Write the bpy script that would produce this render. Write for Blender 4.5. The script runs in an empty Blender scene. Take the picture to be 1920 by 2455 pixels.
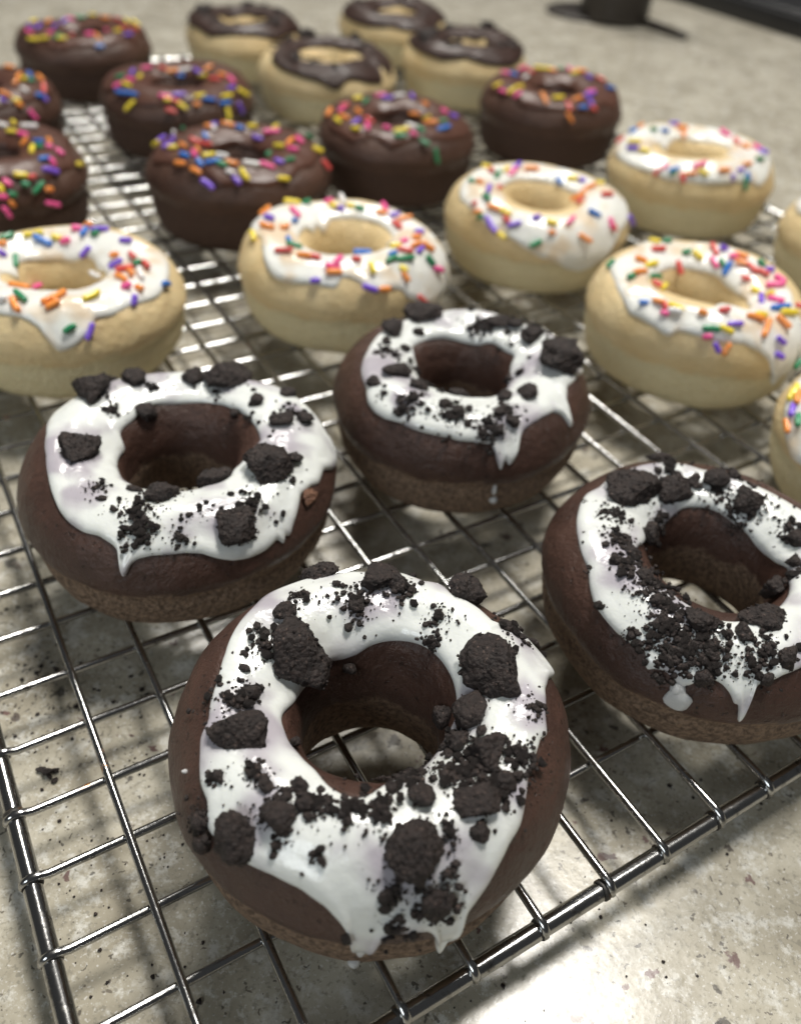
import bpy, bmesh, math, random
from mathutils import Vector, Matrix, noise
from math import sin, cos, pi, radians, sqrt

scene = bpy.context.scene
COL = scene.collection
H = 0.16                      # camera height above the rack, metres

# ------------------------------------------------------------------ camera
PITCH, ROLL = 0.7246, -0.0834
cam_data = bpy.data.cameras.new("camera")
cam = bpy.data.objects.new("camera", cam_data)
COL.objects.link(cam)
fwd = Vector((0, cos(PITCH), -sin(PITCH)))
right0 = Vector((1, 0, 0)); up0 = Vector((0, sin(PITCH), cos(PITCH)))
right = right0 * cos(ROLL) - up0 * sin(ROLL)
up = right0 * sin(ROLL) + up0 * cos(ROLL)
m = Matrix((right, up, -fwd)).transposed().to_4x4()
m.translation = Vector((0, 0, H))
cam.matrix_world = m
cam_data.sensor_fit = 'HORIZONTAL'
cam_data.sensor_width = 36.0
cam_data.lens = 36.0 * 2003.5 / 1920.0
cam_data.clip_start = 0.005
cam_data.clip_end = 50
cam_data.dof.use_dof = True
cam_data.dof.focus_distance = 0.160
cam_data.dof.aperture_fstop = 14.5
scene.camera = cam

# ------------------------------------------------------------------ room light
world = bpy.data.worlds.new("World"); scene.world = world
world.use_nodes = True
bg = world.node_tree.nodes["Background"]
bg.inputs[0].default_value = (0.96, 0.98, 1.0, 1)
bg.inputs[1].default_value = 0.055

def area(name, loc, target, size, power, color):
    l = bpy.data.lights.new(name, 'AREA'); l.shape = 'DISK'; l.size = size
    l.energy = power; l.color = color
    o = bpy.data.objects.new(name, l); COL.objects.link(o)
    o.location = loc
    o.rotation_euler = (Vector(target) - Vector(loc)).to_track_quat('-Z', 'Y').to_euler()
    return o
area("ceiling_lamp", (0.30, 0.59, 1.58), (0.0, 0.2, 0.0), 0.42, 24.0, (1.0, 0.965, 0.905))
area("back_fill", (-0.35, 1.55, 1.75), (0, 0.6, 0), 0.45, 21.0, (1.0, 0.965, 0.90))  # added fill light, not a known fixture; brightens the back rows
area("cool_fill", (-0.9, -1.3, 1.1), (0, 0.3, 0), 0.9, 11.0, (0.88, 0.955, 1.0))  # added cool fill behind the camera, source unknown; lights donut fronts and wires

scene.view_settings.view_transform = 'Standard'
scene.view_settings.look = 'None'
scene.view_settings.exposure = 0.15
scene.view_settings.gamma = 1.0
scene.view_settings.use_curve_mapping = False

# ------------------------------------------------------------------ helpers
def link(name, me, parent=None, mat=None):
    o = bpy.data.objects.new(name, me); COL.objects.link(o)
    if parent is not None: o.parent = parent
    if mat is not None and not me.materials: me.materials.append(mat)
    return o

def mesh_from(name, verts, faces, mat=None, smooth=True):
    me = bpy.data.meshes.new(name)
    me.from_pydata(verts, [], faces)
    if smooth: me.polygons.foreach_set("use_smooth", [True] * len(me.polygons))
    if mat is not None: me.materials.append(mat)
    me.update()
    return me

def thing(name, label, cat, loc, group=None):
    o = bpy.data.objects.new(name, None); COL.objects.link(o)
    o.location = loc; o.empty_display_size = 0.01
    o["label"] = label; o["category"] = cat
    if group: o["group"] = group
    return o

def tag(o, label, cat, group=None):
    o["label"] = label; o["category"] = cat
    if group: o["group"] = group
    return o

def tube(pts, rad, sides=10, caps=True):
    """tapered round bar along a polyline; rad is a number or a list"""
    n = len(pts); pts = [Vector(p) for p in pts]
    rads = rad if isinstance(rad, (list, tuple)) else [rad] * n
    V, F = [], []
    prev = None
    for i, p in enumerate(pts):
        d = (pts[min(i + 1, n - 1)] - pts[max(i - 1, 0)]).normalized()
        if prev is None:
            a = d.orthogonal().normalized()
        else:
            a = (prev - d * prev.dot(d)).normalized()
        prev = a; b = d.cross(a)
        for k in range(sides):
            q = 2 * pi * k / sides
            V.append(p + (a * cos(q) + b * sin(q)) * rads[i])
    for i in range(n - 1):
        for k in range(sides):
            k2 = (k + 1) % sides
            F.append((i * sides + k, i * sides + k2, (i + 1) * sides + k2, (i + 1) * sides + k))
    if caps:
        F.append(tuple(range(sides))[::-1])
        F.append(tuple((n - 1) * sides + k for k in range(sides)))
    return V, F

def interp(L, x):
    """L sorted list of (x, y), linear"""
    if x <= L[0][0]: return L[0][1]
    lo, hi = 0, len(L) - 1
    if x >= L[hi][0]: return L[hi][1]
    while hi - lo > 1:
        mid = (lo + hi) // 2
        if L[mid][0] <= x: lo = mid
        else: hi = mid
    (x0, y0), (x1, y1) = L[lo], L[hi]
    return y0 if x1 == x0 else y0 + (y1 - y0) * (x - x0) / (x1 - x0)

# ------------------------------------------------------------------ materials
class NT:
    def __init__(self, name):
        self.mat = bpy.data.materials.new(name); self.mat.use_nodes = True
        self.t = self.mat.node_tree; self.b = self.t.nodes["Principled BSDF"]
        self.co = self.t.nodes.new("ShaderNodeTexCoord").outputs["Object"]
    def n(self, typ, **kw):
        nd = self.t.nodes.new(typ)
        for k, v in kw.items():
            if k.startswith("_"): setattr(nd, k[1:], v)
        return nd
    def put(self, sock, v):
        if hasattr(v, "is_output"): self.t.links.new(v, sock)
        else: sock.default_value = v
    def noise(self, scale, detail=4, rough=0.55, vec=None, dist=0.0):
        nd = self.n("ShaderNodeTexNoise")
        self.put(nd.inputs["Vector"], vec or self.co)
        nd.inputs["Scale"].default_value = scale; nd.inputs["Detail"].default_value = detail
        nd.inputs["Roughness"].default_value = rough; nd.inputs["Distortion"].default_value = dist
        return nd.outputs["Fac"]
    def voro(self, scale, feature='F1', rnd=1.0):
        nd = self.n("ShaderNodeTexVoronoi"); nd.feature = feature
        self.put(nd.inputs["Vector"], self.co); nd.inputs["Scale"].default_value = scale
        nd.inputs["Randomness"].default_value = rnd
        return nd
    def ramp(self, fac, a, b):
        nd = self.n("ShaderNodeMapRange"); nd.interpolation_type = 'SMOOTHSTEP'
        self.put(nd.inputs[0], fac); nd.inputs[1].default_value = a; nd.inputs[2].default_value = b
        return nd.outputs[0]
    def mix(self, fac, a, b, mode='MIX'):
        nd = self.n("ShaderNodeMix"); nd.data_type = 'RGBA'; nd.blend_type = mode
        self.put(nd.inputs[0], fac)
        for i, v in ((6, a), (7, b)):
            self.put(nd.inputs[i], (*v, 1) if isinstance(v, tuple) and len(v) == 3 else v)
        return nd.outputs[2]
    def mathn(self, op, a, b=0.0):
        nd = self.n("ShaderNodeMath"); nd.operation = op
        self.put(nd.inputs[0], a); self.put(nd.inputs[1], b)
        return nd.outputs[0]
    def z(self):
        nd = self.n("ShaderNodeSeparateXYZ"); self.put(nd.inputs[0], self.co); return nd.outputs[2]
    def bump(self, height, dist, strength=1.0, normal=None):
        nd = self.n("ShaderNodeBump"); self.put(nd.inputs["Height"], height)
        nd.inputs["Distance"].default_value = dist; nd.inputs["Strength"].default_value = strength
        if normal is not None: self.put(nd.inputs["Normal"], normal)
        return nd.outputs["Normal"]
    def set(self, **kw):
        for k, v in kw.items():
            s = self.b.inputs[k.replace("_", " ")]
            if isinstance(v, tuple) and len(v) == 3 and s.type == 'RGBA': v = (*v, 1)
            self.put(s, v)
        return self.mat

def cake_material(name, top_a, top_b, low_a, low_b, split, pores, rough_bump, sss):
    n = NT(name)
    big = n.noise(70, 3); mid = n.noise(420, 4); fine = n.noise(1500, 4, 0.65)
    zz = n.mathn('ADD', n.z(), n.mathn('MULTIPLY', n.mathn('SUBTRACT', n.noise(110, 3), 0.5), 0.009))
    low = n.ramp(zz, split + 0.0010, split - 0.0010)
    top = n.mix(n.ramp(big, 0.3, 0.7), top_a, top_b)
    pore = n.ramp(n.noise(650, 2, 0.5), 0.655, 0.71)
    top = n.mix(n.mathn('MULTIPLY', pore, pores), top, tuple(c * 0.35 for c in top_a))
    lowc = n.mix(n.ramp(n.noise(900, 3, 0.7), 0.35, 0.68), low_a, low_b)
    col = n.mix(low, top, lowc)
    rough_h = n.mathn('ADD', n.noise(1000, 5, 0.75), n.mathn('MULTIPLY', n.voro(750).outputs["Distance"], 0.9))
    b1 = n.bump(n.mathn('ADD', mid, n.mathn('MULTIPLY', n.noise(160, 4, 0.6), 1.5)), 0.0009, 0.6)
    b2 = n.bump(n.mathn('SUBTRACT', fine, n.mathn('MULTIPLY', pore, 1.2)), 0.0004, 0.55, b1)
    b3n = n.t.nodes.new("ShaderNodeBump")
    n.put(b3n.inputs["Height"], rough_h); b3n.inputs["Distance"].default_value = rough_bump
    n.put(b3n.inputs["Strength"], n.mathn('MULTIPLY', low, 0.9)); n.put(b3n.inputs["Normal"], b2)
    ro = n.mathn('ADD', n.mathn('MULTIPLY', low, 0.38), 0.40)
    return n.set(Base_Color=col, Roughness=ro, Normal=b3n.outputs["Normal"], Specular_IOR_Level=0.35,
                 Subsurface_Weight=sss, Subsurface_Radius=(0.004, 0.002, 0.001), Subsurface_Scale=0.4)

M = {}
M['choc'] = cake_material("chocolate_cake", (0.080, 0.042, 0.031), (0.054, 0.029, 0.022), (0.30, 0.205, 0.138), (0.115, 0.076, 0.052), 0.0162, 0.8, 0.0010, 0.0)
M['choc_even'] = cake_material("even_chocolate_cake", (0.100, 0.053, 0.037), (0.072, 0.038, 0.027), (0.092, 0.052, 0.036), (0.065, 0.037, 0.026), 0.0175, 0.5, 0.0005, 0.0)
M['vanilla'] = cake_material("vanilla_cake", (0.77, 0.61, 0.345), (0.69, 0.52, 0.27), (0.74, 0.645, 0.405), (0.68, 0.575, 0.335), 0.0160, 0.15, 0.0003, 0.08)

def icing_material(name, thick, thin):
    n = NT(name)
    p = n.ramp(n.noise(80, 2, 0.45, dist=0.2), 0.45, 0.66)
    col = n.mix(n.mathn('MULTIPLY', p, 0.9), thick, thin)
    bm = n.bump(n.noise(190, 3), 0.0008, 0.45)
    bm = n.bump(n.noise(900, 3), 0.00016, 0.35, bm)
    return n.set(Base_Color=col, Roughness=0.20, Normal=bm, Subsurface_Weight=0.25, Subsurface_Radius=(0.0025, 0.0025, 0.002),
                 Subsurface_Scale=0.8, Coat_Weight=0.12, Coat_Roughness=0.12)
M['icing_c'] = icing_material("white_icing_on_chocolate", (0.74, 0.76, 0.73), (0.40, 0.365, 0.41))
M['icing_v'] = icing_material("white_icing_on_vanilla", (0.82, 0.82, 0.77), (0.72, 0.58, 0.41))

n = NT("chocolate_glaze")
M['glaze'] = n.set(Base_Color=n.mix(n.noise(90, 3), (0.072, 0.032, 0.022), (0.105, 0.047, 0.032)), Specular_IOR_Level=0.3, Roughness=0.38,
                   Normal=n.bump(n.noise(180, 2), 0.0008, 0.4), Coat_Weight=0.08, Coat_Roughness=0.2)
n = NT("dark_chocolate_glaze")
M['dark_glaze'] = n.set(Base_Color=n.mix(n.noise(90, 3), (0.028, 0.0145, 0.0105), (0.048, 0.022, 0.016)), Specular_IOR_Level=0.3, Roughness=0.48,
                   Normal=n.bump(n.noise(220, 3), 0.0012, 0.5), Coat_Weight=0.1, Coat_Roughness=0.15)

def cookie_material(name, a, b, spk):
    n = NT(name)
    c = n.mix(n.ramp(n.noise(500, 4, 0.7), 0.3, 0.7), a, b)
    c = n.mix(n.ramp(n.noise(1300, 3, 0.6), 0.60, 0.72), c, spk)
    h = n.mathn('ADD', n.noise(900, 6, 0.75), n.mathn('MULTIPLY', n.voro(1100).outputs["Distance"], -0.8))
    return n.set(Base_Color=c, Roughness=0.62, Normal=n.bump(h, 0.0007, 0.9), Specular_IOR_Level=0.45)
M['cookie'] = cookie_material("dark_cookie", (0.016, 0.0112, 0.0102), (0.036, 0.0245, 0.0210), (0.12, 0.082, 0.068))
M['flake'] = cookie_material("cake_flake", (0.16, 0.075, 0.045), (0.22, 0.11, 0.065), (0.28, 0.15, 0.1))

SPRINKLE = {'w': (0.86, 0.84, 0.82), 'y': (0.95, 0.75, 0.06), 'o': (0.97, 0.33, 0.07), 'k': (0.95, 0.12, 0.36),
            'r': (0.74, 0.10, 0.09), 'g': (0.035, 0.27, 0.12), 'b': (0.04, 0.20, 0.66), 'p': (0.23, 0.11, 0.70)}
for c_, rgb in SPRINKLE.items():
    n = NT("sprinkle_" + {'w': 'white', 'y': 'yellow', 'o': 'orange', 'k': 'pink', 'r': 'red', 'g': 'green', 'b': 'blue', 'p': 'purple'}[c_])
    M['sp_' + c_] = n.set(Base_Color=rgb, Roughness=0.28, Coat_Weight=0.3, Coat_Roughness=0.15,
                          Subsurface_Weight=0.15, Subsurface_Radius=(0.001, 0.001, 0.001), Subsurface_Scale=0.5)

def steel_material(name):
    n = NT(name)
    grime = n.ramp(n.noise(300, 5, 0.7), 0.52, 0.72)
    rust = n.ramp(n.noise(85, 4, 0.7), 0.655, 0.72)
    base = n.mix(grime, (0.42, 0.42, 0.415), (0.11, 0.105, 0.10))
    base = n.mix(rust, base, (0.30, 0.14, 0.05))
    ro = n.mathn('ADD', n.mathn('MULTIPLY', grime, 0.20), 0.17)
    return n.set(Base_Color=base, Metallic=n.mathn('SUBTRACT', 1.0, n.mathn('MULTIPLY', rust, 0.6)), Roughness=ro,
                 Normal=n.bump(n.noise(700, 3), 0.00008, 0.5))
M['steel'] = steel_material("chromed_steel")

n = NT("speckled_stone")
warp = n.n("ShaderNodeTexNoise"); n.put(warp.inputs["Vector"], n.co); warp.inputs["Scale"].default_value = 420; warp.inputs["Detail"].default_value = 4
wv = n.n("ShaderNodeVectorMath"); wv.operation = 'MULTIPLY_ADD'
n.put(wv.inputs[0], warp.outputs["Color"]); wv.inputs[1].default_value = (0.005, 0.005, 0.0); n.put(wv.inputs[2], n.co)
base = n.mix(n.ramp(n.noise(34, 6, 0.62, dist=0.8), 0.36, 0.66), (0.325, 0.295, 0.228), (0.485, 0.452, 0.368))
base = n.mix(n.mathn('MULTIPLY', n.ramp(n.noise(150, 6, 0.75), 0.50, 0.64), 0.8), base, (0.62, 0.61, 0.56))
base = n.mix(n.mathn('MULTIPLY', n.ramp(n.noise(110, 6, 0.75, dist=0.6), 0.54, 0.68), 0.45), base, (0.225, 0.205, 0.155))
base = n.mix(n.mathn('MULTIPLY', n.ramp(n.noise(900, 3, 0.65), 0.54, 0.66), 0.5), base, (0.17, 0.16, 0.13))
base = n.mix(n.mathn('MULTIPLY', n.ramp(n.noise(1100, 2, 0.6), 0.60, 0.70), 0.5), base, (0.72, 0.71, 0.68))
blot = n.mathn('MULTIPLY', n.ramp(n.noise(120, 6, 0.78, dist=1.0), 0.58, 0.66), n.ramp(n.noise(18, 2), 0.48, 0.58))
base = n.mix(n.mathn('MULTIPLY', blot, 0.5), base, (0.050, 0.055, 0.045))
for sc, thr, amt, ca, cb_ in ((170, 0.94, 0.8, (0.10, 0.038, 0.044), (0.05, 0.044, 0.04)), (320, 0.90, 0.8, (0.05, 0.042, 0.038), (0.11, 0.045, 0.048)), (700, 0.84, 0.75, (0.05, 0.044, 0.038), (0.09, 0.075, 0.06))):
    v = n.voro(sc); n.put(v.inputs["Vector"], wv.outputs[0])
    sel = n.n("ShaderNodeSeparateColor"); n.put(sel.inputs[0], v.outputs["Color"])
    fleck = n.mathn('MULTIPLY', n.ramp(n.mathn('ADD', v.outputs["Distance"], n.mathn('MULTIPLY', n.noise(1200, 3), 0.3)), 0.50, 0.38), n.ramp(sel.outputs[0], thr, thr + 0.02))
    base = n.mix(n.mathn('MULTIPLY', fleck, amt), base, n.mix(n.ramp(sel.outputs[1], 0.45, 0.55), ca, cb_))
M['stone'] = n.set(Base_Color=base, Roughness=n.mathn('ADD', n.mathn('MULTIPLY', n.noise(500, 4), 0.20), 0.12),
                   Normal=n.bump(n.noise(450, 5, 0.65), 0.00012, 0.35), Specular_IOR_Level=0.36)
n = NT("burnt_grime")
M['grime'] = n.set(Base_Color=n.mix(n.ramp(n.noise(600, 4, 0.7), 0.5, 0.65), (0.045, 0.042, 0.038), (0.12, 0.07, 0.035)), Metallic=0.5, Roughness=0.5, Normal=n.bump(n.noise(1500, 3), 0.0002, 0.6))
n = NT("black_enamel")
M['black'] = n.set(Base_Color=n.mix(n.noise(40, 3), (0.012, 0.012, 0.013), (0.018, 0.018, 0.019)), Roughness=0.35)
n = NT("dark_plastic")
M['dark'] = n.set(Base_Color=n.mix(n.noise(60, 3), (0.022, 0.017, 0.014), (0.030, 0.023, 0.018)), Roughness=0.5)

# outlines and toppings of the donuts, in donut coordinates (angle in degrees, 1000ths along the section, mm)
TRACED = {
 1: {
  'out': [(8.5,565), (15.0,595), (19.5,650), (22.5,645), (27.0,640), (31.5,635), (33.0,630), (36.0,610), (37.0,560), (41.5,535), (49.5,545), (62.0,535), (68.5,575), (74.5,550), (86.0,585), (95.5,585), (104.0,590),
    (113.0,590), (122.0,600), (127.0,605), (135.5,600), (145.0,570), (156.5,550), (167.0,535), (179.0,530), (186.0,540), (194.5,545), (200.0,570), (206.0,580), (213.5,600), (220.0,605), (224.5,640), (230.5,645),
    (236.0,645), (240.5,640), (247.5,635), (255.5,640), (262.5,660), (267.0,690), (269.5,725), (270.5,830), (272.5,840), (276.0,740), (278.5,705), (283.0,710), (288.5,715), (290.5,745), (293.0,885), (294.0,890),
    (294.5,725), (295.0,810), (297.5,705), (302.5,675), (308.5,645), (314.5,620), (320.5,610), (326.0,585), (334.5,555), (341.5,555), (348.5,555), (351.0,570), (357.0,560)],
  'inn': [(1.0,340), (16.0,350), (31.0,360), (45.0,370), (59.5,375), (70.5,370), (84.5,360), (97.5,345), (107.5,325), (120.5,320), (131.5,330), (146.5,310), (176.0,335), (193.5,380), (204.0,375), (216.0,380), (226.5,380), (242.0,395), (252.0,430), (257.5,440), (264.0,450), (269.0,445), (273.5,425), (278.5,395), (291.5,345), (302.0,340), (317.5,325), (334.5,310), (348.0,310), (353.0,335)],
  'ch': [(114.0,590,9.9,7.5), (92.5,520,9.6,6.6), (59.0,565,8.4,8.9), (151.5,380,12.9,15.3), (17.5,460,12.7,13.6), (356.5,395,6.9,8.3), (330.5,465,7.9,7.9), (312.0,520,8.5,6.3), (205.0,490,10.1,7.1), (234.5,600,8.1,7.7),
    (242.5,535,5.8,7.1), (242.5,470,3.4,3.4), (286.0,555,9.9,9.5), (292.5,455,5.5,5.1), (306.5,560,3.4,3.4), (290.0,650,5.9,5.1), (11.0,300,4.3,4.8), (222.0,640,3.5,5.3), (225.5,670,3.1,3.6), (231.5,500,3.4,5.5),
    (213.0,365,2.7,2.3), (185.0,455,3.6,3.6), (140.0,480,4.9,3.9), (36.5,545,3.9,2.5), (32.0,630,3.6,2.5), (116.0,300,3.0,3.0), (283.0,420,3.4,3.0), (325.0,525,3.9,3.5), (334.5,395,4.0,4.0), (105.5,440,3.9,3.9),
    (84.5,500,4.5,4.5), (248.5,495,3.3,3.3)],
  'cl': [(188.5,490,4.1,30), (159.0,460,4.3,25), (129.0,500,3.0,10), (105.0,450,4.4,35), (82.5,505,4.5,25), (59.5,455,3.9,10), (55.5,400,2.9,12), (34.5,565,4.5,15), (358.5,525,2.8,10), (336.0,365,3.6,30),
    (323.0,460,6.1,60), (337.0,520,3.5,25), (294.5,375,4.4,35), (275.5,470,4.2,30), (262.5,490,2.9,15), (252.5,485,3.3,25), (240.0,520,3.8,35), (224.5,500,2.6,15), (216.5,560,2.2,10), (221.5,645,3.1,25),
    (311.0,445,3.4,30), (319.0,520,4.3,40), (278.0,620,2.5,12), (289.5,640,3.8,35), (281.5,685,3.4,15), (297.5,535,2.5,8), (257.5,570,1.6,6), (246.0,580,1.7,5), (295.0,600,1.3,3)],
 },
 2: {
  'out': [(4.0,685), (13.0,715), (15.5,695), (18.0,645), (28.0,615), (35.5,590), (51.0,575), (64.5,545), (88.0,550), (101.5,550), (119.0,560), (139.0,570), (152.5,580), (155.5,585), (162.0,595), (167.0,600), (185.5,550),
    (202.0,540), (216.0,550), (227.0,565), (235.0,580), (242.0,590), (249.5,595), (255.5,590), (261.5,605), (264.5,625), (265.0,675), (266.0,700), (267.0,695), (268.0,655), (270.5,635), (275.5,625), (281.0,625),
    (286.5,625), (292.0,635), (297.0,660), (302.0,680), (307.5,690), (314.0,690), (320.0,675), (321.5,700), (321.5,745), (322.5,665), (324.5,695), (327.5,670), (332.0,645), (338.0,615), (345.0,625), (349.5,645),
    (357.5,640)],
  'inn': [(0.5,425), (15.5,410), (29.0,400), (46.0,400), (59.0,400), (68.5,405), (84.5,400), (103.5,395), (121.5,400), (137.5,390), (143.0,370), (157.0,365), (165.5,360), (170.5,350), (172.0,310), (173.5,310), (260.0,375), (269.5,380), (289.0,390), (299.0,385), (320.5,410), (335.5,375), (343.0,390), (357.5,390)],
  'ch': [(150.0,530,11.2,10.1), (126.5,515,7.8,7.2), (135.5,570,4.9,3.0), (93.5,495,6.6,6.6), (76.5,515,13.7,11.3), (43.0,450,5.1,5.1), (41.0,545,4.6,5.1), (18.0,485,6.5,8.2), (20.5,550,5.5,7.2), (132.0,375,7.0,5.8),
    (203.0,450,10.3,11.4), (338.0,495,12.7,9.7), (350.5,540,4.1,4.1), (313.0,380,8.8,7.2), (275.5,430,11.1,7.0), (256.5,410,4.6,3.1), (306.5,590,11.1,11.1), (257.0,515,2.0,2.0), (247.5,495,3.0,2.0), (50.0,385,3.4,2.8),
    (4.5,455,2.4,1.3), (286.0,535,1.9,1.4), (271.5,535,2.4,2.9), (312.0,495,2.5,1.5), (321.5,625,1.5,1.2), (285.0,580,2.9,2.4), (157.0,435,3.4,1.7)],
  'cl': [(267.0,515,5.4,25), (271.5,570,3.9,20), (285.0,580,2.4,8), (315.5,550,5.4,20), (240.0,475,3.1,10), (154.0,425,3.5,8), (117.5,460,3.0,5), (295.0,530,2.9,5), (34.5,410,2.8,6), (266.5,605,1.5,3), (339.5,570,2.0,4), (149.0,525,5.3,12), (77.0,490,7.7,15), (23.0,515,5.0,15), (275.5,430,6.0,18), (339.0,505,6.1,10)],
 },
 3: {
  'out': [(8.0,635), (19.0,600), (31.5,535), (50.0,520), (65.0,520), (80.5,535), (98.5,525), (110.0,510), (126.5,510), (141.0,505), (154.0,520), (165.5,525), (180.0,535), (196.0,565), (204.5,575), (212.5,580),
    (220.0,610), (226.5,620), (233.0,620), (240.5,610), (247.5,615), (254.5,615), (263.5,615), (267.0,620), (275.0,620), (282.5,625), (286.5,745), (287.5,635), (288.0,700), (289.0,660), (289.0,715), (293.5,670),
    (295.5,625), (298.5,595), (305.0,580), (313.5,575), (321.0,580), (325.0,605), (325.5,640), (326.5,680), (329.0,630), (333.0,585), (341.5,560), (357.0,590)],
  'inn': [(8.5,325), (19.0,340), (22.5,375), (42.5,365), (59.0,380), (73.0,355), (92.5,360), (110.5,380), (125.0,385), (137.0,390), (156.5,395), (160.5,335), (160.5,375), (180.5,310), (245.5,400), (258.0,405), (272.5,405), (284.0,405), (301.5,385), (357.0,310)],
  'ch': [(124.0,510,14.7,8.1), (152.5,485,6.8,6.8), (212.5,465,8.5,7.6), (214.5,550,4.9,4.9), (0.5,505,15.2,13.8), (318.0,475,7.2,6.7), (168.0,480,3.3,3.3), (184.5,505,2.8,2.3), (303.0,435,6.2,6.2), (293.0,560,4.3,4.7),
    (236.0,455,5.7,4.4), (263.0,410,6.6,3.5), (257.5,505,3.9,3.4), (266.0,530,3.8,3.4), (271.0,565,2.9,2.1), (272.0,510,2.6,3.8), (235.5,550,2.6,2.1), (288.5,525,3.4,3.4), (67.0,460,10.1,5.6), (50.5,480,6.5,4.5),
    (32.5,465,7.4,6.4), (136.0,425,4.4,3.0), (164.0,410,3.8,1.9), (286.0,585,3.4,3.0), (358.0,330,4.3,3.8)],
  'cl': [(241.5,525,4.3,25), (240.0,575,2.6,10), (225.0,560,1.7,4), (267.0,540,4.7,30), (260.0,545,3.4,15), (282.5,575,5.1,30), (278.5,595,3.8,20), (294.5,510,4.3,25), (79.5,420,5.0,25), (57.5,480,7.1,35), (38.0,495,6.0,30), (186.5,355,2.8,12), (234.0,400,4.0,20), (354.5,375,2.4,6), (178.5,470,4.2,20), (38.5,395,1.5,3)],
 },
 4: {
  'out': [(16.5,500), (30.5,500), (42.5,500), (53.5,500), (70.5,500), (87.0,500), (95.5,520), (103.0,530), (111.5,535), (129.0,550), (145.5,550), (152.0,575), (161.5,575), (172.0,575), (182.0,575), (192.5,580),
    (197.5,580), (206.0,610), (211.0,625), (216.5,630), (223.0,635), (228.5,635), (234.5,625), (237.5,680), (238.0,640), (238.0,670), (238.5,660), (241.0,650), (243.5,650), (247.0,665), (248.5,675), (250.5,660),
    (253.0,640), (257.5,625), (260.5,635), (263.5,660), (265.5,705), (266.0,635), (266.5,675), (267.0,720), (267.0,805), (270.0,625), (275.0,615), (279.5,600), (285.0,590), (295.5,570), (314.0,540), (340.0,530),
    (359.5,515)],
  'inn': [(7.0,320), (24.0,310), (35.0,315), (46.0,335), (56.5,340), (68.5,355), (79.0,365), (91.5,365), (104.5,360), (117.0,335), (136.0,310), (174.5,360), (194.0,430), (208.0,445), (216.5,450), (224.5,440), (235.5,445), (246.5,450), (254.5,460), (265.5,450), (281.5,425), (309.5,375), (338.5,340), (354.0,345)],
  'ch': [(138.0,475,16.6,12.4), (109.0,410,9.4,8.1), (160.5,350,7.7,6.5), (102.5,580,6.7,3.6), (94.0,440,3.5,4.8), (79.5,455,7.0,7.4), (71.0,495,4.4,4.0), (57.5,425,8.7,8.3), (200.5,510,3.7,3.0), (281.5,440,10.6,7.6),
    (332.0,310,7.4,6.2), (266.5,495,4.4,4.4), (247.0,490,8.7,5.1), (11.0,405,5.1,8.5), (353.0,370,3.8,4.6), (282.0,560,4.8,4.4), (273.0,605,3.3,3.3), (253.0,625,3.9,4.3), (197.5,455,4.9,3.8), (227.5,510,4.0,3.3),
    (214.5,475,4.1,3.3), (243.0,590,3.9,3.2), (254.0,565,3.9,3.2)],
  'cl': [(185.5,470,4.2,25), (204.5,480,4.5,35), (219.5,480,4.8,40), (232.5,495,5.1,45), (234.5,545,4.3,35), (244.5,560,5.7,60), (244.0,605,4.6,45), (254.5,545,4.7,45), (254.0,590,3.9,35), (105.5,505,3.9,15),
    (166.0,475,4.7,20), (159.0,555,1.2,4), (198.5,575,1.1,3), (214.0,610,1.1,3), (228.5,615,2.9,12), (235.0,610,1.8,8), (240.5,620,2.1,8), (274.0,535,4.4,30), (270.0,580,4.3,20), (57.5,410,6.5,50), (79.0,430,6.5,40),
    (54.5,345,2.6,5), (23.5,415,3.4,20), (338.5,365,2.9,15), (131.5,360,3.8,15), (106.5,450,3.4,20)],
 },
 5: {
  'out': [(5.5,620), (19.5,610), (27.0,595), (30.5,555), (41.5,515), (59.0,500), (75.0,500), (93.0,500), (102.0,510), (117.5,505), (134.0,500), (147.0,540), (157.0,555), (170.5,565), (202.5,535), (232.0,545),
    (251.0,580), (261.5,590), (270.5,590), (276.5,605), (280.5,625), (283.5,660), (286.5,700), (288.5,715), (291.5,710), (296.0,695), (300.5,670), (305.5,635), (307.5,610), (316.0,615), (327.0,605), (336.0,615),
    (345.5,630), (356.0,625)],
  'inn': [(35.5,325), (41.0,310), (56.5,340), (73.5,345), (85.5,320), (107.0,330), (130.0,340), (160.5,360), (174.0,340), (191.0,310), (203.0,385), (223.0,410), (276.0,410), (290.0,415), (312.0,410)],
  'sp': [(148.5,480,-172,4.9,'g'), (159.0,455,-118,3.2,'o'), (171.5,415,-122,3.9,'p'), (168.5,370,-40,5.8,'g'), (133.0,465,-179,3.2,'y'), (124.5,465,-168,3.2,'y'), (124.0,420,-136,6.6,'b'), (110.0,425,-165,3.2,'y'),
    (101.0,405,-179,3.4,'k'), (92.5,470,167,3.2,'k'), (84.5,495,-156,3.2,'o'), (83.5,450,89,5.1,'b'), (71.5,475,147,6.8,'p'), (72.0,445,165,3.2,'g'), (40.0,475,141,4.2,'p'), (71.0,360,115,4.3,'p'), (28.5,410,96,3.9,'o'),
    (12.5,410,84,5.8,'p'), (17.0,470,162,6.5,'r'), (5.5,495,20,3.8,'g'), (4.5,525,149,5.3,'r'), (358.0,460,70,6.0,'r'), (343.0,485,110,6.8,'o'), (352.5,495,141,6.8,'o'), (353.0,525,146,6.8,'w'), (335.0,535,42,3.2,'k'),
    (340.0,565,103,3.3,'o'), (357.0,615,32,4.7,'b'), (331.0,595,129,3.3,'p'), (311.0,530,-17,6.8,'y'), (162.0,260,-172,4.5,'k'), (257.0,430,-5,6.6,'o'), (269.0,515,40,6.8,'g'), (286.5,525,-38,5.4,'o'),
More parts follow.
